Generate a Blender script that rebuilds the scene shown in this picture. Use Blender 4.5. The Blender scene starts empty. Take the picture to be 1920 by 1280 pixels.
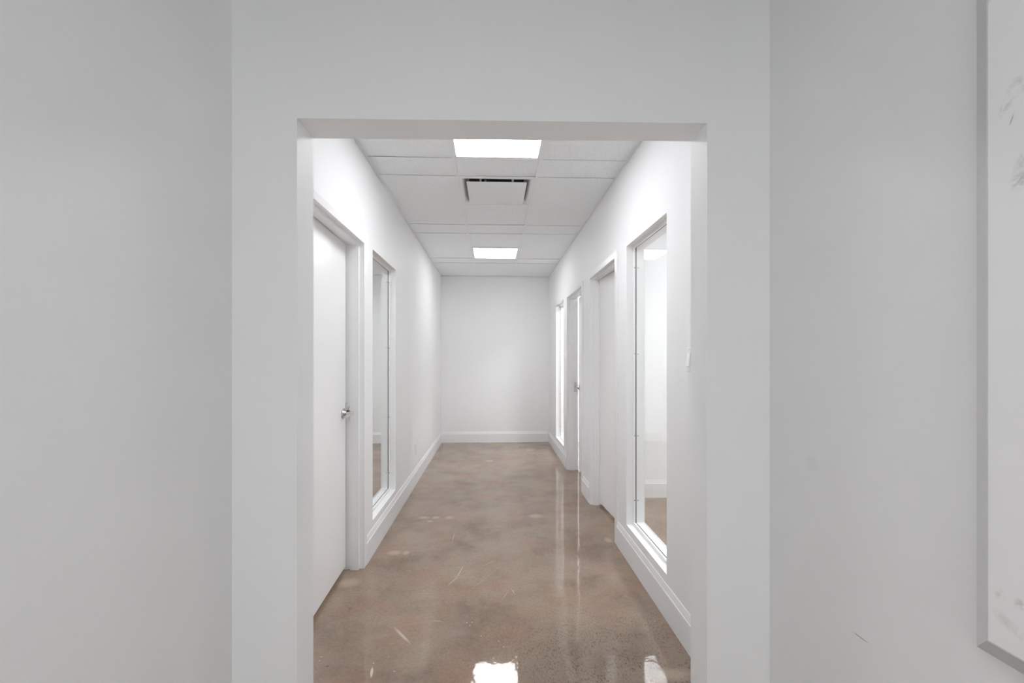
import bpy, bmesh, math, random
from mathutils import Vector, Matrix

random.seed(7)
SC = bpy.context.scene
COL = SC.collection

# ------------------------------------------------------------------ camera
cam_d = bpy.data.cameras.new('camera')
cam_d.sensor_width = 36.0
cam_d.lens = 853.0 / 1920.0 * 36.0
cam_d.shift_y = 32.0 / 1920.0
cam_d.clip_start = 0.05
cam = bpy.data.objects.new('camera', cam_d)
COL.objects.link(cam)
cam.location = (0, 0, 1.388)
cam.rotation_euler = (math.radians(90), 0, -math.atan(35.0 / 853.0))
SC.camera = cam

# ------------------------------------------------------------------ world, exposure, light levels
world = bpy.data.worlds.new('world')
SC.world = world
world.use_nodes = True
world.node_tree.nodes['Background'].inputs[0].default_value = (0.97, 0.985, 1.0, 1)
world.node_tree.nodes['Background'].inputs[1].default_value = 3.0   # overcast daylight, enters by the added rear window only
SC.view_settings.view_transform = 'Standard'
SC.view_settings.look = 'None'
SC.view_settings.gamma = 1.0
SC.view_settings.exposure = 0.18
SC.view_settings.use_curve_mapping = False
SC.cycles.max_bounces = 14
SC.cycles.diffuse_bounces = 10
SC.cycles.glossy_bounces = 6
SC.cycles.transparent_max_bounces = 16
SC.cycles.sample_clamp_indirect = 8.0
LAMP = (0.985, 0.992, 1.018, 1)   # slightly cool white panels
E_HALL_FAR = 12.5
E_HALL = 17.5       # corridor panels
E_FORE = 5.2       # unseen panel added behind the camera to light the near walls
E_ROOM_NEAR = 20.5  # added panel in the room behind the near right window
E_ROOM_FAR = 45.0  # added panels in the room behind the far right window
E_ROOM_LEFT = 18.0  # added panels in the room behind the left window

# ------------------------------------------------------------------ dimensions
XL, XR, YB = -0.864, 0.93, 7.56          # corridor walls
WT = 0.125                                # partition thickness
CZ = 2.75                                 # ceiling grid height
ZTOP = 2.95
FXL, FXR, FYB = -0.804, 0.874, -2.3       # passage on the camera's side
OX0, OX1, OZ = -0.606, 0.674, 2.130       # cased opening


def fy(x):
    return 1.431 - 0.01756 * (x - OX0)    # near face of the opening wall


def by(x):
    return 1.560 - 0.0245 * (x - OX0)     # far face


# ------------------------------------------------------------------ materials
def mat(name, col, rough=0.5, metal=0.0, spec=0.5):
    m = bpy.data.materials.new(name)
    m.use_nodes = True
    b = m.node_tree.nodes['Principled BSDF']
    b.inputs['Base Color'].default_value = (*col, 1)
    b.inputs['Roughness'].default_value = rough
    b.inputs['Metallic'].default_value = metal
    b.inputs['Specular IOR Level'].default_value = spec
    return m


def nd(m, t, **kw):
    n = m.node_tree.nodes.new(t)
    for k, v in kw.items():
        setattr(n, k, v)
    return n


def lk(m, a, b):
    m.node_tree.links.new(a, b)


def pos(m):
    return nd(m, 'ShaderNodeNewGeometry').outputs['Position']


def noise(m, vec, scale, detail=2.0, rough=0.5, dist=0.0):
    n = nd(m, 'ShaderNodeTexNoise')
    n.inputs['Scale'].default_value = scale
    n.inputs['Detail'].default_value = detail
    n.inputs['Roughness'].default_value = rough
    n.inputs['Distortion'].default_value = dist
    lk(m, vec, n.inputs['Vector'])
    return n.outputs['Fac']


def ramp(m, fac, stops):
    r = nd(m, 'ShaderNodeValToRGB')
    e = r.color_ramp.elements
    e[0].position, e[0].color = stops[0][0], (*stops[0][1], 1)
    e[1].position, e[1].color = stops[-1][0], (*stops[-1][1], 1)
    for p, c in stops[1:-1]:
        q = e.new(p)
        q.color = (*c, 1)
    lk(m, fac, r.inputs['Fac'])
    return r.outputs['Color']


def g(v):
    return (v, v, v)


def mix(m, fac, a, b, mode='MIX'):
    n = nd(m, 'ShaderNodeMix', data_type='RGBA', blend_type=mode)
    for s, v in ((n.inputs[0], fac), (n.inputs[6], a), (n.inputs[7], b)):
        if isinstance(v, (int, float)):
            s.default_value = v
        elif isinstance(v, tuple):
            s.default_value = (*v, 1)
        else:
            lk(m, v, s)
    return n.outputs[2]


def mth(m, op, a, b=None, clamp=False):
    n = nd(m, 'ShaderNodeMath', operation=op, use_clamp=clamp)
    for i, v in enumerate((a, b)):
        if v is None:
            continue
        if isinstance(v, (int, float)):
            n.inputs[i].default_value = v
        else:
            lk(m, v, n.inputs[i])
    return n.outputs[0]


def bump(m, h, strength, distance):
    n = nd(m, 'ShaderNodeBump')
    n.inputs['Strength'].default_value = strength
    n.inputs['Distance'].default_value = distance
    lk(m, h, n.inputs['Height'])
    lk(m, n.outputs['Normal'], m.node_tree.nodes['Principled BSDF'].inputs['Normal'])


def spot(m, vec, c, ang, half, soft=0.35):
    """mask of one worn mark: 1 inside an ellipse of half sizes HALF at C turned by ANG, fading out"""
    mp = nd(m, 'ShaderNodeMapping', vector_type='TEXTURE')
    mp.inputs['Location'].default_value = c
    mp.inputs['Rotation'].default_value = ang
    mp.inputs['Scale'].default_value = half
    lk(m, vec, mp.inputs['Vector'])
    ln = nd(m, 'ShaderNodeVectorMath', operation='LENGTH')
    lk(m, mp.outputs[0], ln.inputs[0])
    mr = nd(m, 'ShaderNodeMapRange')
    mr.inputs['From Min'].default_value = 1.0 + soft
    mr.inputs['From Max'].default_value = 1.0 - soft
    lk(m, ln.outputs['Value'], mr.inputs['Value'])
    return mr.outputs[0]


def paint(name, c, b=0.12, marks=()):
    m = mat(name, c, 0.55, spec=0.3)
    p = pos(m)
    n1 = noise(m, p, 1.3, 3)
    base = ramp(m, n1, [(0.3, tuple(v * 0.985 for v in c)), (0.7, c)])
    for cc, ang, half, dark, k in marks:
        f = mth(m, 'MULTIPLY', spot(m, p, cc, ang, half), k)
        base = mix(m, f, base, dark)
    lk(m, base, m.node_tree.nodes['Principled BSDF'].inputs['Base Color'])
    bump(m, noise(m, p, 260, 3, 0.6), b, 0.0012)
    return m


M = {}
M['wall'] = paint('wall paint', (0.880, 0.887, 0.892))
M['wall_scuff'] = paint('scuffed wall paint', (0.880, 0.887, 0.892), marks=[
    ((FXR, 1.0485, 0.724), (-0.02, 0, 0), (0.02, 0.020, 0.0016), (0.35, 0.35, 0.35), 0.7),
    ((FXR, 1.215, 1.10), (0, 0, 0), (0.02, 0.02, 0.02), (0.7, 0.7, 0.7), 0.2)])
M['trim'] = mat('white trim paint', (0.86, 0.868, 0.877), 0.35)
M['door'] = mat('white door paint', (0.89, 0.89, 0.893), 0.32)
M['frame'] = mat('white frame paint', (0.865, 0.868, 0.873), 0.3)
M['dark'] = mat('plenum dark', (0.05, 0.05, 0.05), 0.9)
M['gasket'] = mat('black glazing gasket', (0.02, 0.02, 0.02), 0.6)
M['grid'] = mat('white ceiling grid', (0.86, 0.888, 0.905), 0.4)
M['chrome'] = mat('satin chrome', (0.62, 0.62, 0.61), 0.2, 1.0)
M['plastic'] = mat('white plastic', (0.94, 0.94, 0.94), 0.25)
M['steel'] = mat('white painted steel', (0.845, 0.875, 0.89), 0.45)
M['grey_ceiling'] = mat('grey ceiling paint', (0.35, 0.35, 0.35), 0.8)  # unseen near ceiling darkened to cut bounce onto the opening wall
M['alu'] = mat('grey aluminium frame', (0.66, 0.66, 0.665), 0.5, 0.1)

# acoustic tile
m = mat('mineral fibre tile', (0.74, 0.74, 0.74), 0.95, spec=0.1)
p = pos(m)
sp = ramp(m, noise(m, p, 160, 3, 0.7), [(0.36, (0.70, 0.72, 0.73)), (0.45, (0.905, 0.935, 0.953)), (1.0, (0.915, 0.945, 0.963))])
lk(m, sp, m.node_tree.nodes['Principled BSDF'].inputs['Base Color'])
bump(m, noise(m, p, 160, 3, 0.7), 0.35, 0.002)
M['tile'] = m

# thin clear glass: mirror reflection by fresnel over clear transmission
m = bpy.data.materials.new('clear glass')
m.use_nodes = True
nt = m.node_tree
nt.nodes.remove(nt.nodes['Principled BSDF'])
gl = nd(m, 'ShaderNodeBsdfGlossy')
gl.inputs['Roughness'].default_value = 0.0
gl.inputs['Color'].default_value = (1, 1, 1, 1)
tr = nd(m, 'ShaderNodeBsdfTransparent')
tr.inputs['Color'].default_value = (0.97, 0.98, 0.975, 1)
gn = nd(m, 'ShaderNodeNewGeometry')
dt = nd(m, 'ShaderNodeVectorMath', operation='DOT_PRODUCT')
lk(m, gn.outputs['Normal'], dt.inputs[0])
lk(m, gn.outputs['Incoming'], dt.inputs[1])
cs = mth(m, 'SUBTRACT', 1.0, mth(m, 'ABSOLUTE', dt.outputs['Value']), clamp=True)
fres = mth(m, 'ADD', 0.042, mth(m, 'MULTIPLY', mth(m, 'POWER', cs, 5.0), 0.958), clamp=True)
mx = nd(m, 'ShaderNodeMixShader')
lk(m, fres, mx.inputs[0])
lk(m, tr.outputs[0], mx.inputs[1])
lk(m, gl.outputs[0], mx.inputs[2])
lk(m, mx.outputs[0], nt.nodes['Material Output'].inputs['Surface'])
M['glass'] = m


def lamp_mat(name, e):
    q = bpy.data.materials.new(name)
    q.use_nodes = True
    t = q.node_tree
    t.nodes.remove(t.nodes['Principled BSDF'])
    em = nd(q, 'ShaderNodeEmission')
    em.inputs['Color'].default_value = LAMP
    em.inputs['Strength'].default_value = e
    lk(q, em.outputs[0], t.nodes['Material Output'].inputs['Surface'])
    return q


# whiteboard
m = mat('whiteboard surface', (0.84, 0.84, 0.845), 0.25)
p = pos(m)
base = (0.93, 0.93, 0.935)
smn = ramp(m, noise(m, p, 55, 4, 0.65, 1.0), [(0.42, g(1)), (0.6, g(0))])
acc = None
for (yy, zz, ry, rz, k) in [(0.698, 1.824, .010, .012, .9), (0.712, 1.803, .006, .014, .55), (0.692, 1.674, .010, .012, .8),
                            (0.686, 1.699, .010, .02, .5), (0.694, 0.994, .006, .008, .8), (0.720, 0.997, .006, .008, .5),
                            (0.708, 0.955, .02, .008, .35), (0.737, 1.996, .004, .006, .6), (0.60, 1.5, .05, .04, .5)]:
    s = mth(m, 'MULTIPLY', spot(m, p, (0.839, yy, zz), (0.5, 0, 0), (0.05, ry, rz), 0.6), k)
    acc = s if acc is None else mth(m, 'MAXIMUM', acc, s)
f = mth(m, 'MULTIPLY', mth(m, 'MULTIPLY', acc, smn), 0.5)
f = mth(m, 'MAXIMUM', f, mth(m, 'MULTIPLY', spot(m, p, (0.839, 0.704, 1.775), (0.35, 0, 0), (0.05, 0.0012, 0.008), 0.3), 0.5))
lk(m, mix(m, f, base, (0.25, 0.25, 0.25)), m.node_tree.nodes['Principled BSDF'].inputs['Base Color'])
M['board'] = m

# polished stained concrete
m = mat('polished stained concrete', (0.38, 0.28, 0.22), 0.1)
B = m.node_tree.nodes['Principled BSDF']
p = pos(m)
big = noise(m, p, 2.3, 7, 0.66, 0.15)
base = ramp(m, big, [(0.30, (0.205, 0.142, 0.103)), (0.45, (0.275, 0.201, 0.148)), (0.56, (0.315, 0.237, 0.175)), (0.72, (0.345, 0.267, 0.205))])
red = ramp(m, noise(m, p, 3.4, 6, 0.65, 0.1), [(0.48, g(0)), (0.70, g(1))])
base = mix(m, mth(m, 'MULTIPLY', red, 0.6), base, (0.33, 0.185, 0.120))
fine = ramp(m, noise(m, p, 60, 8, 0.85), [(0.3, g(0.62)), (0.7, g(1.0))])
fine = mix(m, 1.0, fine, g(1.22), 'MULTIPLY')
base = mix(m, 1.0, base, fine, 'MULTIPLY')
cool = ramp(m, noise(m, p, 2.9, 6, 0.7, 0.2), [(0.50, g(0)), (0.66, g(1))])
base = mix(m, mth(m, 'MULTIPLY', cool, 0.3), base, (0.30, 0.245, 0.22))
# bare aggregate patch with dark specks beside the right wall
patch = spot(m, p, (0.60, 2.00, 0), (0, 0, 0), (0.62, 0.42, 1), 0.6)
st = nd(m, 'ShaderNodeMapping')
st.inputs['Scale'].default_value = (1.0, 0.5, 1.0)
lk(m, p, st.inputs['Vector'])
spk = ramp(m, noise(m, st.outputs[0], 110, 6, 0.8), [(0.39, g(1)), (0.49, g(0))])
blot = ramp(m, noise(m, p, 9, 4, 0.65), [(0.38, g(0.25)), (0.56, g(1))])
spk = mth(m, 'MULTIPLY', spk, blot)
base = mix(m, mth(m, 'MULTIPLY', patch, 0.35), base, (0.24, 0.19, 0.145))
base = mix(m, mth(m, 'MULTIPLY', mth(m, 'MULTIPLY', patch, spk), 0.95), base, (0.06, 0.043, 0.035))
spk2 = ramp(m, noise(m, p, 42, 2, 0.5), [(0.22, g(1)), (0.27, g(0))])
base = mix(m, mth(m, 'MULTIPLY', spk2, 0.6), base, (0.08, 0.055, 0.045))
# worn marks: pale ovals, scratches, white paint drops
pale = None
for (x, y, a, b_) in [(-0.892, 2.858, 0.060, 0.050), (-0.709, 3.284, 0.045, 0.035), (-0.625, 3.281, 0.022, 0.030),
                      (-0.605, 4.001, 0.042, 0.030), (-0.503, 3.997, 0.028, 0.030), (-0.382, 3.992, 0.036, 0.040),
                      (-0.541, 3.907, 0.020, 0.020), (0.376, 4.001, 0.052, 0.040), (0.880, 3.448, 0.025, 0.040),
                      (-0.051, 6.174, 0.045, 0.050), (0.80, 1.97, 0.07, 0.035), (0.55, 6.9, 0.05, 0.05)]:
    s = spot(m, p, (x, y, 0), (0, 0, 0), (a, b_, 1), 0.5)
    pale = s if pale is None else mth(m, 'MAXIMUM', pale, s)
base = mix(m, mth(m, 'MULTIPLY', pale, 0.5), base, (0.55, 0.44, 0.34))
scr = None
for (x0, y0, x1, y1, w, k) in [(-0.277, 2.800, -0.230, 2.90, 0.0030, .7), (-0.232, 2.895, -0.203, 3.047, 0.0035, .7),
                               (-0.504, 2.363, -0.415, 2.249, 0.0075, .8),
                               (-0.533, 2.010, -0.543, 2.065, 0.0055, 1.6), (-0.325, 2.427, -0.267, 2.415, 0.0025, .7),
                               (0.109, 2.738, 0.126, 2.682, 0.0025, .7), (-0.309, 3.625, -0.311, 3.467, 0.0025, .7),
                               (-0.071, 3.057, 0.018, 3.134, 0.0022, .5), (-0.16, 2.70, 0.02, 3.0, 0.002, .3),
                               (0.05, 2.62, 0.09, 2.72, 0.002, .5)]:
    c = ((x0 + x1) / 2, (y0 + y1) / 2, 0)
    L = math.hypot(x1 - x0, y1 - y0) / 2
    s = mth(m, 'MULTIPLY', spot(m, p, c, (0, 0, math.atan2(y1 - y0, x1 - x0)), (L, w, 1), 0.4), k)
    scr = s if scr is None else mth(m, 'MAXIMUM', scr, s)
for (x, y) in [(-0.799, 2.126), (-0.801, 2.153), (-0.14, 2.4), (-0.122, 2.375), (-0.112, 2.403), (-0.061, 2.281), (0.026, 2.239),
               (0.049, 2.192), (-0.44, 2.04), (0.899, 3.218), (0.85, 2.369), (0.093, 2.097), (-0.546, 2.098), (0.0, 2.112)]:
    scr = mth(m, 'MAXIMUM', scr, spot(m, p, (x, y, 0), (0, 0, 0), (0.0035, 0.0035, 1), 0.4))
base = mix(m, mth(m, 'MINIMUM', mth(m, 'MULTIPLY', scr, 0.75), 1.0), base, (0.60, 0.51, 0.44))
lk(m, base, B.inputs['Base Color'])
rr = nd(m, 'ShaderNodeMapRange')
rr.inputs['To Min'].default_value = 0.02
rr.inputs['To Max'].default_value = 0.06
lk(m, noise(m, p, 2.4, 3), rr.inputs['Value'])
lk(m, rr.outputs[0], B.inputs['Roughness'])
B.inputs['IOR'].default_value = 1.5
hh = mth(m, 'ADD', mth(m, 'MULTIPLY', noise(m, p, 9, 2), 1.0), mth(m, 'MULTIPLY', noise(m, p, 22, 2), 0.25))
bump(m, hh, 0.33, 0.002)
M['floor'] = m


# ------------------------------------------------------------------ mesh helpers
def new_obj(name, bm, material, parent=None):
    me = bpy.data.meshes.new(name)
    bm.normal_update()
    bm.to_mesh(me)
    bm.free()
    if material:
        me.materials.append(material)
    o = bpy.data.objects.new(name, me)
    COL.objects.link(o)
    if parent:
        o.parent = parent
    return o


def tag(o, label=None, cat=None, group=None, kind=None):
    for k, v in (('label', label), ('category', cat), ('group', group), ('kind', kind)):
        if v:
            o[k] = v
    return o


def empty(name, loc=(0, 0, 0)):
    o = bpy.data.objects.new(name, None)
    o.empty_display_size = 0.05
    COL.objects.link(o)
    o.location = loc
    return o


def box(bm, x0, x1, y0, y1, z0, z1, bev=0.0):
    x0, x1 = sorted((x0, x1)); y0, y1 = sorted((y0, y1)); z0, z1 = sorted((z0, z1))
    vs = [bm.verts.new(c) for c in ((x0, y0, z0), (x1, y0, z0), (x1, y1, z0), (x0, y1, z0), (x0, y0, z1), (x1, y0, z1), (x1, y1, z1), (x0, y1, z1))]
    fs = [bm.faces.new([vs[i] for i in f]) for f in ((3, 2, 1, 0), (4, 5, 6, 7), (0, 1, 5, 4), (1, 2, 6, 5), (2, 3, 7, 6), (3, 0, 4, 7))]
    if bev:
        es = list({e for f in fs for e in f.edges})
        bmesh.ops.bevel(bm, geom=es, offset=bev, segments=2, affect='EDGES', profile=0.5)


def boxes(name, material, parent, *bs, bev=0.0):
    bm = bmesh.new()
    for b in bs:
        box(bm, *b, bev=bev)
    return new_obj(name, bm, material, parent)


def cyl(bm, a, b, r, n=24, r2=None, bev=0.0):
    a, b = Vector(a), Vector(b)
    d = b - a
    rot = d.to_track_quat('Z', 'Y').to_matrix().to_4x4()
    r2 = r if r2 is None else r2
    ring = []
    prof = [(0, r), (1, r2)] if not bev else [(0, r - bev), (bev / d.length, r), (1 - bev / d.length, r2), (1, r2 - bev)]
    for t, rad in prof:
        ring.append([bm.verts.new(a + d * t + (rot @ Vector((rad * math.cos(2 * math.pi * i / n), rad * math.sin(2 * math.pi * i / n), 0)))) for i in range(n)])
    for k in range(len(ring) - 1):
        for i in range(n):
            bm.faces.new((ring[k][i], ring[k][(i + 1) % n], ring[k + 1][(i + 1) % n], ring[k + 1][i]))
    bm.faces.new(list(reversed(ring[0])))
    bm.faces.new(ring[-1])


def slab(name, material, mapf, t0, t1, a0, a1, z0, z1, holes=(), parent=None):
    """a wall with clean rectangular openings; mapf(t, a, z) -> world"""
    A = sorted({a0, a1, *[h[0] for h in holes], *[h[1] for h in holes]})
    Z = sorted({z0, z1, *[max(h[2], z0) for h in holes], *[h[3] for h in holes]})

    def solid(i, k):
        if not (0 <= i < len(A) - 1 and 0 <= k < len(Z) - 1):
            return False
        am, zm = (A[i] + A[i + 1]) / 2, (Z[k] + Z[k + 1]) / 2
        return not any(h[0] < am < h[1] and h[2] < zm < h[3] for h in holes)
    bm = bmesh.new()
    V = {}

    def v(t, a, z):
        key = (t, a, z)
        if key not in V:
            V[key] = bm.verts.new(mapf(t, a, z))
        return V[key]
    for i in range(len(A) - 1):
        for k in range(len(Z) - 1):
            if not solid(i, k):
                continue
            a, b, c, d = A[i], A[i + 1], Z[k], Z[k + 1]
            bm.faces.new((v(t0, a, c), v(t0, b, c), v(t0, b, d), v(t0, a, d)))
            bm.faces.new((v(t1, a, d), v(t1, b, d), v(t1, b, c), v(t1, a, c)))
            if not solid(i - 1, k):
                bm.faces.new((v(t0, a, c), v(t0, a, d), v(t1, a, d), v(t1, a, c)))
            if not solid(i + 1, k):
                bm.faces.new((v(t0, b, d), v(t0, b, c), v(t1, b, c), v(t1, b, d)))
            if not solid(i, k - 1):
                bm.faces.new((v(t0, b, c), v(t0, a, c), v(t1, a, c), v(t1, b, c)))
            if not solid(i, k + 1):
                bm.faces.new((v(t0, a, d), v(t0, b, d), v(t1, b, d), v(t1, a, d)))
    bmesh.ops.recalc_face_normals(bm, faces=bm.faces)
    return new_obj(name, bm, material, parent)


def xwall(name, x0, x1, y0, y1, holes=(), material=None, z0=0.0):
    return slab(name, material or M['wall'], lambda t, a, z: (t, a, z), x0, x1, y0, y1, z0, ZTOP, holes)


def ywall(name, y0, y1, x0, x1, holes=(), z0=0.0):
    return slab(name, M['wall'], lambda t, a, z: (a, t, z), y0, y1, x0, x1, z0, ZTOP, holes)


def struct(o, label, cat=None):
    return tag(o, label, cat, kind='structure')


# ------------------------------------------------------------------ openings in the partitions (y0, y1, z0, z1)
DZ = 2.148
WZ0, WZ1 = 0.228, 2.172
D_LEFT = (2.125, 3.045)
D_RNEAR = (3.410, 4.292)
D_RFAR = (4.730, 5.645)
W_LEFT = (3.298, 4.070)
W_RNEAR = (2.407, 3.146)
W_RFAR = (5.990, 6.725)
RXL, RXR = -3.4, 3.7       # outer ends of the side rooms

# ------------------------------------------------------------------ shell
fl = boxes('floor', M['floor'], None, (RXL - .1, RXR + .1, FYB - .1, YB + .1, -0.08, 0.0))
struct(fl, 'polished brown stained concrete floor running the length of the corridor', 'floor')

w = xwall('wall_left', XL, XL - WT, 1.50, YB, [(*D_LEFT, -1, DZ), (*W_LEFT, WZ0, WZ1)])
struct(w, 'white left corridor wall holding one door and one tall window', 'wall')
w = xwall('wall_right', XR, XR + WT, 1.47, YB, [(*D_RNEAR, -1, DZ), (*D_RFAR, -1, DZ), (*W_RNEAR, WZ0, WZ1), (*W_RFAR, WZ0, WZ1)])
struct(w, 'white right corridor wall holding two doors and two tall windows', 'wall')
w = ywall('wall_back', YB, YB + .1, RXL - .1, RXR + .1)
struct(w, 'blank pale wall closing the far end of the corridor', 'wall')


def fmap(t, a, z):
    return (a, fy(a) if t == 0 else by(a), z)


w = slab('wall_front', M['wall'], fmap, 0, 1, FXL - .12, FXR + .12, 0, ZTOP, [(OX0, OX1, -1, OZ)])
struct(w, 'grey-white wall around the wide doorless opening into the corridor', 'wall')
w = xwall('wall_near_left', FXL, FXL - .12, FYB, 1.50)
struct(w, 'bare white wall nearest the camera, left of the opening', 'wall')
w = xwall('wall_near_right', FXR, FXR + .12, FYB, 1.47, material=M['wall_scuff'])
struct(w, 'white wall nearest the camera that carries the whiteboard', 'wall')
w = ywall('wall_rear', FYB - .1, FYB, FXL - .12, FXR + .12, [(-.66, .73, .10, 1.90)])
struct(w, 'wall behind the camera closing the near passage', 'wall')
# side rooms
w = ywall('wall_room_left_near', 1.50, 1.60, RXL, XL - WT)
struct(w, 'near wall of the room behind the left window', 'wall')
w = xwall('wall_room_left_outer', RXL - .1, RXL, 1.5, YB)
struct(w, 'outer wall of the room behind the left window', 'wall')
w = ywall('wall_room_right_near', 1.47, 1.57, XR + WT, RXR)
struct(w, 'near wall of the room behind the near right window', 'wall')
w = ywall('wall_room_right_divider', 4.49, 4.60, XR + WT, RXR)
struct(w, 'bright wall with baseboard seen through the near right window', 'wall')
w = xwall('wall_room_right_outer', RXR, RXR + .1, 1.47, YB)
struct(w, 'outer wall of the rooms behind the right-hand windows', 'wall')

# ------------------------------------------------------------------ ceilings
top = boxes('ceiling', M['dark'], None, (XL, XR, 1.55, YB, ZTOP - .03, ZTOP + .02))
struct(top, 'suspended ceiling of speckled tiles in a white grid over the corridor', 'ceiling')
TX = [XL, -0.275, 0.327, XR]
TY = [1.54, 1.875, 3.120, 3.425, 4.660, 4.985, 6.225, 6.530, YB]
TW = 0.024
for i in (1, 2):
    boxes('main_tee', M['grid'], top, (TX[i] - TW / 2, TX[i] + TW / 2, TY[0] + .02, YB, CZ, CZ + .0015), (TX[i] - .001, TX[i] + .001, TY[0] + .02, YB, CZ + .0015, CZ + .035))
for y in TY[1:-1]:
    for i in range(3):
        a, b = TX[i] + (TW / 2 if i else 0), TX[i + 1] - (TW / 2 if i < 2 else 0)
        boxes('cross_tee', M['grid'], top, (a, b, y - TW / 2, y + TW / 2, CZ + .0004, CZ + .0016), (a, b, y - .001, y + .001, CZ + .0016, CZ + .03))
for y in (2.4975, 4.040, 5.606):
    boxes('cross_tee', M['grid'], top, (TX[1] + TW / 2, TX[2] - TW / 2, y - TW / 2, y + TW / 2, CZ + .0004, CZ + .0016), (TX[1] + TW / 2, TX[2] - TW / 2, y - .001, y + .001, CZ + .0016, CZ + .03))
boxes('wall_angle', M['grid'], top, (XL + .004, XL + .016, TY[0] + .03, YB, CZ, CZ + .0012), (XL, XL + .005, TY[0] + .03, YB, CZ + .014, CZ + .025))
boxes('wall_angle', M['grid'], top, (XR - .016, XR - .004, TY[0] + .03, YB, CZ, CZ + .0012), (XR - .005, XR, TY[0] + .03, YB, CZ + .014, CZ + .025))
boxes('wall_angle', M['grid'], top, (XL, XR, YB - .026, YB - .009, CZ, CZ + .0012), (XL, XR, YB - .009, YB, CZ + .02, CZ + .025))

tile_mesh = {}


def tile(x0, x1, y0, y1, lift=0.0, roll=0.0):
    """one lay-in tile resting on the grid flanges; LIFT raises its far edge, ROLL its right edge (m)"""
    sx, sy = round(x1 - x0 - .006, 4), round(y1 - y0 - .006, 4)
    if (sx, sy) not in tile_mesh:
        bm = bmesh.new()
        box(bm, -sx / 2, sx / 2, -sy / 2, sy / 2, 0, .016, bev=.0012)
        o = new_obj('tile', bm, M['tile'], top)
        tile_mesh[(sx, sy)] = o.data
    else:
        o = bpy.data.objects.new('tile', tile_mesh[(sx, sy)])
        COL.objects.link(o)
        o.parent = top
    o.location = ((x0 + x1) / 2, (y0 + y1) / 2, CZ + .0042 + abs(lift) / 2 + abs(roll) / 2)
    o.rotation_euler = (math.atan2(lift, sy), -math.atan2(roll, sx), 0)
    return o


mid = [1.54, 1.875, 2.4975, 3.120, 3.425, 4.040, 4.660, 4.985, 5.606, 6.225, 6.530, YB]
skip = {2, 4, 8}         # module indexes that hold a panel light or the diffuser
for i in (0, 2):
    for k in range(len(TY) - 1):
        tile(TX[i], TX[i + 1], TY[k], TY[k + 1], random.choice((-.004, 0, 0, .001)), random.choice((-.002, 0, 0, .004)))
for k in range(len(mid) - 1):
    if k not in skip:
        tile(TX[1], TX[2], mid[k], mid[k + 1], random.choice((-.002, 0, .001)), random.choice((0, .004, .006)))


def panel_light(name, cx, cy, e, label, group, sx=0.595, sy=0.60):
    r = empty(name, (cx, cy, CZ))
    tag(r, label, 'light', group)
    bm = bmesh.new()
    hx, hy = sx / 2, sy / 2
    lx, ly = hx - .024, hy - .024
    z0, z1 = .0018, .0095
    for b in ((-hx, hx, -hy, -ly), (-hx, hx, ly, hy), (-hx, -lx, -ly, ly), (lx, hx, -ly, ly)):
        box(bm, *b, z0, z1)
    new_obj('light_frame', bm, M['grid'], r)
    boxes('diffuser_panel', lamp_mat(name + ' glow', e), r, (-lx, lx, -ly, ly, .0045, .006))
    boxes('housing', M['steel'], r, (-hx, hx, -hy, hy, .0096, .05))
    return r


LX = (TX[1] + TX[2]) / 2
panel_light('ceiling_light', LX, (mid[2] + mid[3]) / 2, E_HALL, 'glowing square ceiling panel partly hidden above the opening, nearest in the corridor', 'corridor ceiling panel lights')
panel_light('ceiling_light', LX, (mid[8] + mid[9]) / 2, E_HALL_FAR, 'glowing square ceiling panel near the blank far end wall', 'corridor ceiling panel lights')


def plain_ceiling(name, x0, x1, y0, y1, lights, e, label, lab2, sy=0.60, material=None):
    c = boxes(name, material or M['tile'], None, (x0, x1, y0, y1, CZ + .01, CZ + .03))
    struct(c, label, 'ceiling')
    for i, (lx, ly) in enumerate(lights):
        r = panel_light('ceiling_light', lx, ly, e, lab2[i], None, sy=sy)
        r.location.z = CZ - .001


plain_ceiling('ceiling_near', FXL, FXR, FYB, 1.40, [(-0.12, -0.80)], E_FORE,  # panel added out of view to light the near walls
              'white ceiling over the near passage, above the picture',
              ['long ceiling panel straight above the camera'], sy=1.2, material=M['grey_ceiling'])
plain_ceiling('ceiling_room_left', RXL, XL - WT, 1.60, YB, [(-2.2, 3.2), (-2.2, 6.0)], E_ROOM_LEFT,  # both panels added out of view to light this room
              'ceiling of the room behind the left window',
              ['ceiling panel in the left room, nearer the opening', 'ceiling panel in the left room, by its far wall'])
plain_ceiling('ceiling_room_right', XR + WT, RXR, 1.57, 4.49, [(2.3, 3.0)], E_ROOM_NEAR,  # panel added out of view to brighten this room
              'ceiling of the room behind the near right window', ['ceiling panel in the room behind the near right window'], sy=1.2)
plain_ceiling('ceiling_room_far', XR + WT, RXR, 4.60, YB, [(1.9, 5.3), (1.9, 6.7)], E_ROOM_FAR,  # strong panels added out of view to brighten this room
              'ceiling of the room behind the far right window',
              ['ceiling panel in the far right room, by its near wall', 'ceiling panel in the far right room, by its end wall'], sy=0.6)

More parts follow.
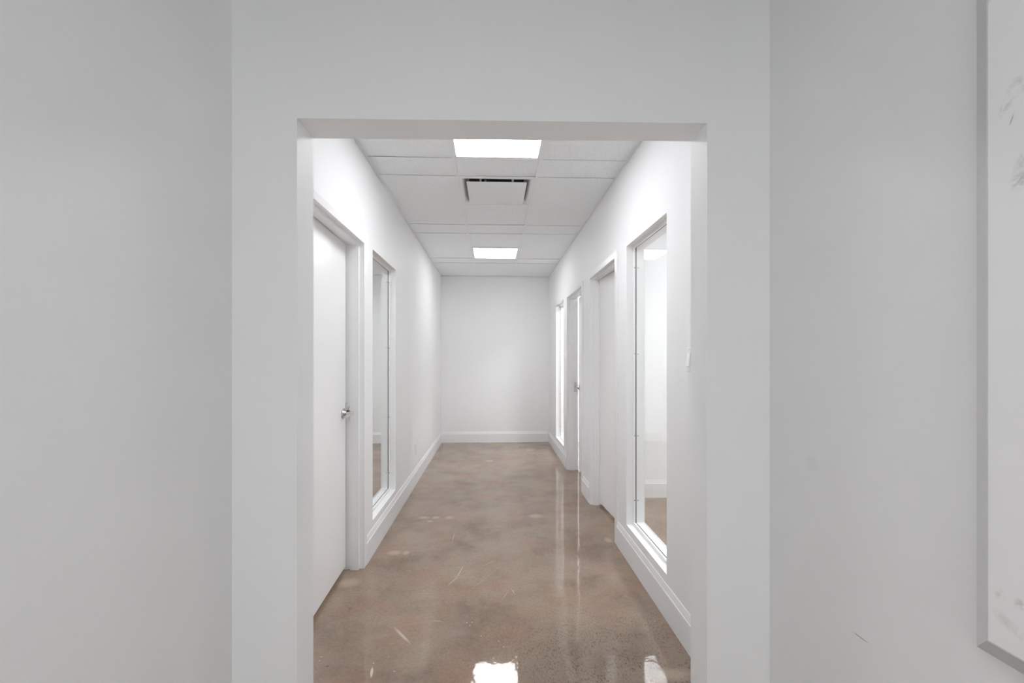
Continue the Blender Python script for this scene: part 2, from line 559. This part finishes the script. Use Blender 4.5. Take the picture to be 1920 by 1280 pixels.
# air diffuser in its grid module
r = empty('air_diffuser', (LX, (3.425 + 4.040) / 2, CZ))
tag(r, 'white square plaque air diffuser with a dark slot, between the two ceiling lights', 'air vent')
bm = bmesh.new()
H = 0.297
ringdef = [(H, .002), (.278, .002), (.268, .004), (.258, .011), (.248, .026), (.240, .05), (.225, .10)]
rings = []
for h, z in ringdef:
    rings.append([bm.verts.new((sx * h, sy * h, z)) for sx, sy in ((-1, -1), (1, -1), (1, 1), (-1, 1))])
for a, b in zip(rings[:-1], rings[1:]):
    for i in range(4):
        bm.faces.new((a[i], a[(i + 1) % 4], b[(i + 1) % 4], b[i]))
outer = [bm.verts.new((v.co.x, v.co.y, .10)) for v in rings[0]]
for i in range(4):
    bm.faces.new((rings[0][(i + 1) % 4], rings[0][i], outer[i], outer[(i + 1) % 4]))
pan = new_obj('cone', bm, M['steel'], r)
boxes('duct_collar', M['dark'], r, (-H, H, -H, H, .10, .12))
bm = bmesh.new()
box(bm, -.232, .232, -.235, .235, -.010, -.004, bev=.0015)
box(bm, -.10, -.085, -.01, .01, -.004, .10)
pl = new_obj('plaque', bm, M['steel'], r)
for hx in (-.125, .125):
    for hy in (-.19, .19):
        boxes('hanger', M['steel'], r, (hx - .008, hx + .008, hy - .002, hy + .002, -.004, .10))


# ------------------------------------------------------------------ windows
def window(name, sx, y0, y1, label, screws):
    xw = XL if sx < 0 else XR
    r = empty(name, (xw, (y0 + y1) / 2, WZ0))
    struct(r, label, 'window')
    cy = (y0 + y1) / 2
    hw, h = (y1 - y0) / 2, WZ1 - WZ0

    def ring(nm, d0, d1, t, material, tb=None):
        tb = tb or t
        return boxes(nm, material, r,
                     (sx * d0, sx * d1, -hw, -hw + t, 0, h), (sx * d0, sx * d1, hw - t, hw, 0, h),
                     (sx * d0, sx * d1, -hw + t, hw - t, 0, tb), (sx * d0, sx * d1, -hw + t, hw - t, h - t, h))
    ring('glazing_bead', .047, .060, .014, M['frame'], .018)
    ring('gasket', .0602, .0665, .0125, M['gasket'], .0165)
    ring('window_frame', .0667, .126, .014, M['frame'], .018)
    boxes('glass_pane', M['glass'], r, (sx * .0625, sx * .0645, -hw + .0126, hw - .0126, .0166, h - .0126))
    for z in screws:
        for s in (-1, 1):
            bm = bmesh.new()
            y = s * (hw - .014)
            cyl(bm, (sx * .0535, y + s * .0005, z - WZ0), (sx * .0535, y - s * .0012, z - WZ0), .004, 12)
            new_obj('screw', bm, M['chrome'], r)
            bm = bmesh.new()
            cyl(bm, (sx * .078, y + s * .0005, z - WZ0), (sx * .078, y - s * .0012, z - WZ0), .004, 12)
            new_obj('screw', bm, M['chrome'], r)
    return r


window('window_1', -1, *W_LEFT, 'tall fixed window in the left wall, beyond the left door', (2.06, 1.48, .87, .38))
window('window_2', 1, *W_RNEAR, 'tall fixed window in the right wall, between the light switch and the flush closed door', (2.02, 1.42, .85, .40))
window('window_3', 1, *W_RFAR, 'narrow-looking tall window in the right wall closest to the far end', (2.06, 1.48, .87, .38))


r = empty('window_4', (.035, FYB, .10))  # unseen window added to bring daylight onto the near walls
struct(r, 'window in the wall behind the camera', 'window')
boxes('window_frame', M['frame'], r, (-.695, -.655, -.08, -.02, 0, 1.8), (.655, .695, -.08, -.02, 0, 1.8), (-.655, .655, -.08, -.02, 0, .04),
      (-.655, .655, -.08, -.02, 1.76, 1.8), (-.02, .02, -.08, -.02, .04, 1.76))
boxes('glass_pane', M['glass'], r, (-.655, -.02, -.052, -.048, .04, 1.76))
boxes('glass_pane', M['glass'], r, (.02, .655, -.052, -.048, .04, 1.76))


# ------------------------------------------------------------------ doors
def lever(parent, toward, face, y, z, side):
    """rose, neck and lever on the leaf; FACE = local x of the leaf face, SIDE = outward x direction"""
    bm = bmesh.new()
    cyl(bm, (face, y, z), (face + side * .010, y, z), .033, 32, bev=.002)
    cyl(bm, (face + side * .010, y, z), (face + side * .022, y, z), .020, 24, .014)
    cyl(bm, (face + side * .010, y, z), (face + side * .064, y, z), .0105, 20, bev=.001)
    # lever bar: rounded rectangular arm turning back along the leaf
    n = 8
    prev = None
    for k in range(n + 1):
        t = k / n
        yy = y - toward * .014 + toward * t * .125
        xx = face + side * (.058 - .010 * t * t)
        hz = .0105 - .002 * t
        hx = .0055 - .001 * t
        zz = z - .010 * t
        ring = [bm.verts.new((xx + a * hx, yy, zz + b * hz)) for a, b in ((-1, -.6), (-.5, -1), (.5, -1), (1, -.6), (1, .6), (.5, 1), (-.5, 1), (-1, .6))]
        if prev:
            for i in range(8):
                bm.faces.new((prev[i], prev[(i + 1) % 8], ring[(i + 1) % 8], ring[i]))
        else:
            bm.faces.new(list(reversed(ring)))
        prev = ring
    bm.faces.new(prev)
    bmesh.ops.recalc_face_normals(bm, faces=bm.faces)
    o = new_obj('lever_handle', bm, M['chrome'], parent)
    o['label'] = 'satin chrome lever handle on a round rose'
    return o


def door(name, sx, y0, y1, hinge_far, ajar, label, handle_z=1.02):
    xw = XL if sx < 0 else XR
    r = empty(name, (xw, (y0 + y1) / 2, 0))
    struct(r, label, 'door')
    hw = (y1 - y0) / 2
    D1, D2, D3 = .020, .074, .1255
    T, R_, JT, JR = hw - .020, hw - .008, DZ - .016, DZ - .006
    fr_ = boxes('door_frame', M['frame'], r,
                (sx * D1, sx * D2, -hw, -T, 0, DZ), (sx * D1, sx * D2, T, hw, 0, DZ), (sx * D1, sx * D2, -T, T, JT, DZ),
                (sx * D2, sx * D3, -hw, -R_, 0, DZ), (sx * D2, sx * D3, R_, hw, 0, DZ), (sx * D2, sx * D3, -R_, R_, JR, DZ))
    cw, ct = .060, .013
    bm = bmesh.new()
    box(bm, 0, -sx * ct, -hw - cw, -hw, 0, DZ + .045, bev=.0015)
    box(bm, 0, -sx * ct, hw, hw + cw, 0, DZ + .045, bev=.0015)
    box(bm, 0, -sx * ct, -hw, hw, DZ, DZ + .045, bev=.0015)
    new_obj('casing', bm, M['trim'], r)
    # leaf: local origin on the hinge edge of the corridor face
    hs = 1 if hinge_far else -1          # y side of the hinge
    leaf_w = 2 * R_ - .007
    bm = bmesh.new()
    y_a, y_b = 0, -hs * leaf_w
    box(bm, 0, sx * .044, min(y_a, y_b), max(y_a, y_b), .025, JR - .004, bev=.0015)
    leaf = new_obj('door_leaf', bm, M['door'], r)
    leaf.location = (sx * (D2 + .001), hs * (R_ - .0035), 0)
    # latch end swings away from the corridor
    leaf.rotation_euler.z = math.radians(ajar) * (sx * hs)
    yl = y_b + hs * .062
    lever(leaf, hs, 0, yl, handle_z, -sx)
    bm = bmesh.new()
    cyl(bm, (sx * .044, yl, handle_z), (sx * .054, yl, handle_z), .033, 32)
    cyl(bm, (sx * .054, yl, handle_z), (sx * .10, yl, handle_z), .0105, 20)
    box(bm, sx * .092, sx * .103, yl - hs * .014, yl + hs * .11, handle_z - .010, handle_z + .010, bev=.002)
    new_obj('room_side_lever', bm, M['chrome'], leaf)
    ye = y_b - hs * .0005
    boxes('latch_plate', M['chrome'], leaf, (sx * .010, sx * .034, ye - hs * .0008, ye + hs * .001, handle_z - .028, handle_z + .028))
    boxes('latch_bolt', M['chrome'], leaf, (sx * .016, sx * .028, ye - hs * .0008, ye - hs * .006, handle_z - .008, handle_z + .008))
    # strike plate let into the rabbet, with its hole
    ys = -hs * R_
    sp_ = boxes('strike_plate', M['chrome'], fr_,
                (sx * (D2 + .002), sx * (D2 + .034), ys, ys + hs * .0012, handle_z + .012, handle_z + .062),
                (sx * (D2 + .002), sx * (D2 + .034), ys, ys + hs * .0012, handle_z - .012, handle_z - .062),
                (sx * (D2 + .002), sx * (D2 + .012), ys, ys + hs * .0012, handle_z - .012, handle_z + .012),
                (sx * (D2 + .028), sx * (D2 + .034), ys, ys + hs * .0012, handle_z - .012, handle_z + .012))
    boxes('strike_hole', M['gasket'], fr_, (sx * (D2 + .012), sx * (D2 + .028), ys, ys + hs * .0004, handle_z - .012, handle_z + .012))
    # rubber silencers on the stop and hinges on the hinge edge
    for z in (.25, 1.07, 1.89):
        yh = hs * (R_ - .0015)
        bm = bmesh.new()
        cyl(bm, (sx * (D3 + .006), yh, z - .05), (sx * (D3 + .006), yh, z + .05), .006, 12)
        new_obj('hinge', bm, M['chrome'], fr_)
    return r


door('door_1', -1, *D_LEFT, False, 2.0, 'white flush door with chrome lever, the only door in the left wall', 1.035)
door('door_2', 1, *D_RNEAR, True, 4.0, 'white flush door with no handle showing, second opening along the right wall')
door('door_3', 1, *D_RFAR, False, 3.75, 'white door ajar with chrome lever, between the other right door and the far window', 1.03)


# ------------------------------------------------------------------ baseboards
PROF = [(0, 0), (.015, 0), (.015, .139), (.0135, .143), (.0105, .145), (.0105, .150), (.0035, .177), (0, .1785)]


def baseboard(name, a, b, nrm, label, parent=None):
    """profile run from A to B (xy) with the face towards NRM"""
    a, b, n = Vector((*a, 0)), Vector((*b, 0)), Vector((*nrm, 0))
    bm = bmesh.new()
    r0 = [bm.verts.new(a + n * d + Vector((0, 0, z))) for d, z in PROF]
    r1 = [bm.verts.new(b + n * d + Vector((0, 0, z))) for d, z in PROF]
    k = len(PROF)
    for i in range(k):
        bm.faces.new((r0[i], r0[(i + 1) % k], r1[(i + 1) % k], r1[i]))
    bm.faces.new(r0)
    bm.faces.new(list(reversed(r1)))
    bmesh.ops.recalc_face_normals(bm, faces=bm.faces)
    o = new_obj(name, bm, M['trim'], parent)
    return struct(o, label, 'baseboard')


CW = .060
baseboard('baseboard_left', (XL, D_LEFT[1] + CW), (XL, YB), (1, 0), 'white stepped baseboard from the left door to the far end wall')
baseboard('baseboard_left', (XL, 1.575), (XL, D_LEFT[0] - CW), (1, 0), 'short baseboard between the opening and the left door')
baseboard('baseboard_right', (XR, 1.53), (XR, D_RNEAR[0] - CW), (-1, 0), 'white stepped baseboard under the near right window')
baseboard('baseboard_right', (XR, D_RNEAR[1] + CW), (XR, D_RFAR[0] - CW), (-1, 0), 'short baseboard between the two right doors')
baseboard('baseboard_right', (XR, D_RFAR[1] + CW), (XR, YB), (-1, 0), 'baseboard under the far right window')
baseboard('baseboard_back', (XL + .015, YB), (XR - .015, YB), (0, -1), 'white baseboard along the far end wall')
baseboard('baseboard_room_right', (XR + WT, 4.49), (RXR, 4.49), (0, -1), 'white baseboard seen through the near right window')
baseboard('baseboard_room_left', (RXL, YB), (XL - WT, YB), (0, -1), 'white baseboard seen through the left window')
baseboard('baseboard_room_far', (XR + WT, YB), (RXR, YB), (0, -1), 'baseboard in the room behind the far right window')

# ------------------------------------------------------------------ light switch on the right wall
r = empty('light_switch', (XR, 2.112, 1.383))
tag(r, 'white rocker light switch on the right wall beside the opening', 'light switch')
boxes('switch_plate', M['plastic'], r, (-.0065, 0, -.035, .035, -.0575, .0575), bev=.002)
bm = bmesh.new()
pr = [(-.0060, .032), (-.0085, .033), (-.0165, -.030), (-.0060, -.033)]
q0 = [bm.verts.new((x, -.0165, z)) for x, z in pr]
q1 = [bm.verts.new((x, .0165, z)) for x, z in pr]
for i in range(4):
    bm.faces.new((q0[i], q0[(i + 1) % 4], q1[(i + 1) % 4], q1[i]))
bm.faces.new(q0)
bm.faces.new(list(reversed(q1)))
bmesh.ops.recalc_face_normals(bm, faces=bm.faces)
new_obj('rocker', bm, M['plastic'], r)
for s in (-1, 1):
    bm = bmesh.new()
    cyl(bm, (-.006, 0, s * .048), (-.0075, 0, s * .048), .003, 12)
    new_obj('screw', bm, M['plastic'], r)

# ------------------------------------------------------------------ power outlet low on the left wall
r = empty('power_outlet', (XL, 5.066, .390))
tag(r, 'white wall outlet low on the left wall, beyond the window', 'outlet')
boxes('outlet_plate', M['plastic'], r, (0, .006, -.036, .036, -.060, .060), bev=.002)
for s in (-1, 1):
    bm = bmesh.new()
    box(bm, .004, .0085, -.0165, .0165, s * .0195 - .014, s * .0195 + .014, bev=.003)
    k = new_obj('socket', bm, M['plastic'], r)
    boxes('slots', M['gasket'], k, (.0084, .0088, -.0075, -.0055, s * .0195 - .002, s * .0195 + .006), (.0084, .0088, .0055, .0075, s * .0195 - .001, s * .0195 + .006),
          (.0084, .0088, -.002, .002, s * .0195 - .010, s * .0195 - .006))

# ------------------------------------------------------------------ whiteboard on the near right wall
r = empty('whiteboard', (FXR, -0.145, 0.880))
tag(r, 'smudged whiteboard with a thin grey frame on the near right wall', 'whiteboard')
WF = -.0350                      # how far the face stands off the wall
yo, yi = .929, .884              # outer and inner half lengths of the sloping frame
zo, zi, zt = -.010, .030, 1.20   # outer and inner bottom, top
bm = bmesh.new()
loops = []
for x, y, z0, z1 in ((-.0005, yo, zo, zt), (-.0045, yo, zo, zt), (WF, yi + .002, zi - .002, zt - .042), (WF, yi, zi, zt - .040), (WF + .004, yi, zi, zt - .040)):
    loops.append([bm.verts.new((x, a, b)) for a, b in ((-y, z0), (y, z0), (y, z1), (-y, z1))])
for a, b in zip(loops[:-1], loops[1:]):
    for k in range(4):
        bm.faces.new((a[k], a[(k + 1) % 4], b[(k + 1) % 4], b[k]))
bmesh.ops.recalc_face_normals(bm, faces=bm.faces)
new_obj('board_frame', bm, M['alu'], r)
boxes('writing_surface', M['board'], r, (-.0005, WF + .0008, -yi, yi, zi, zt - .040))
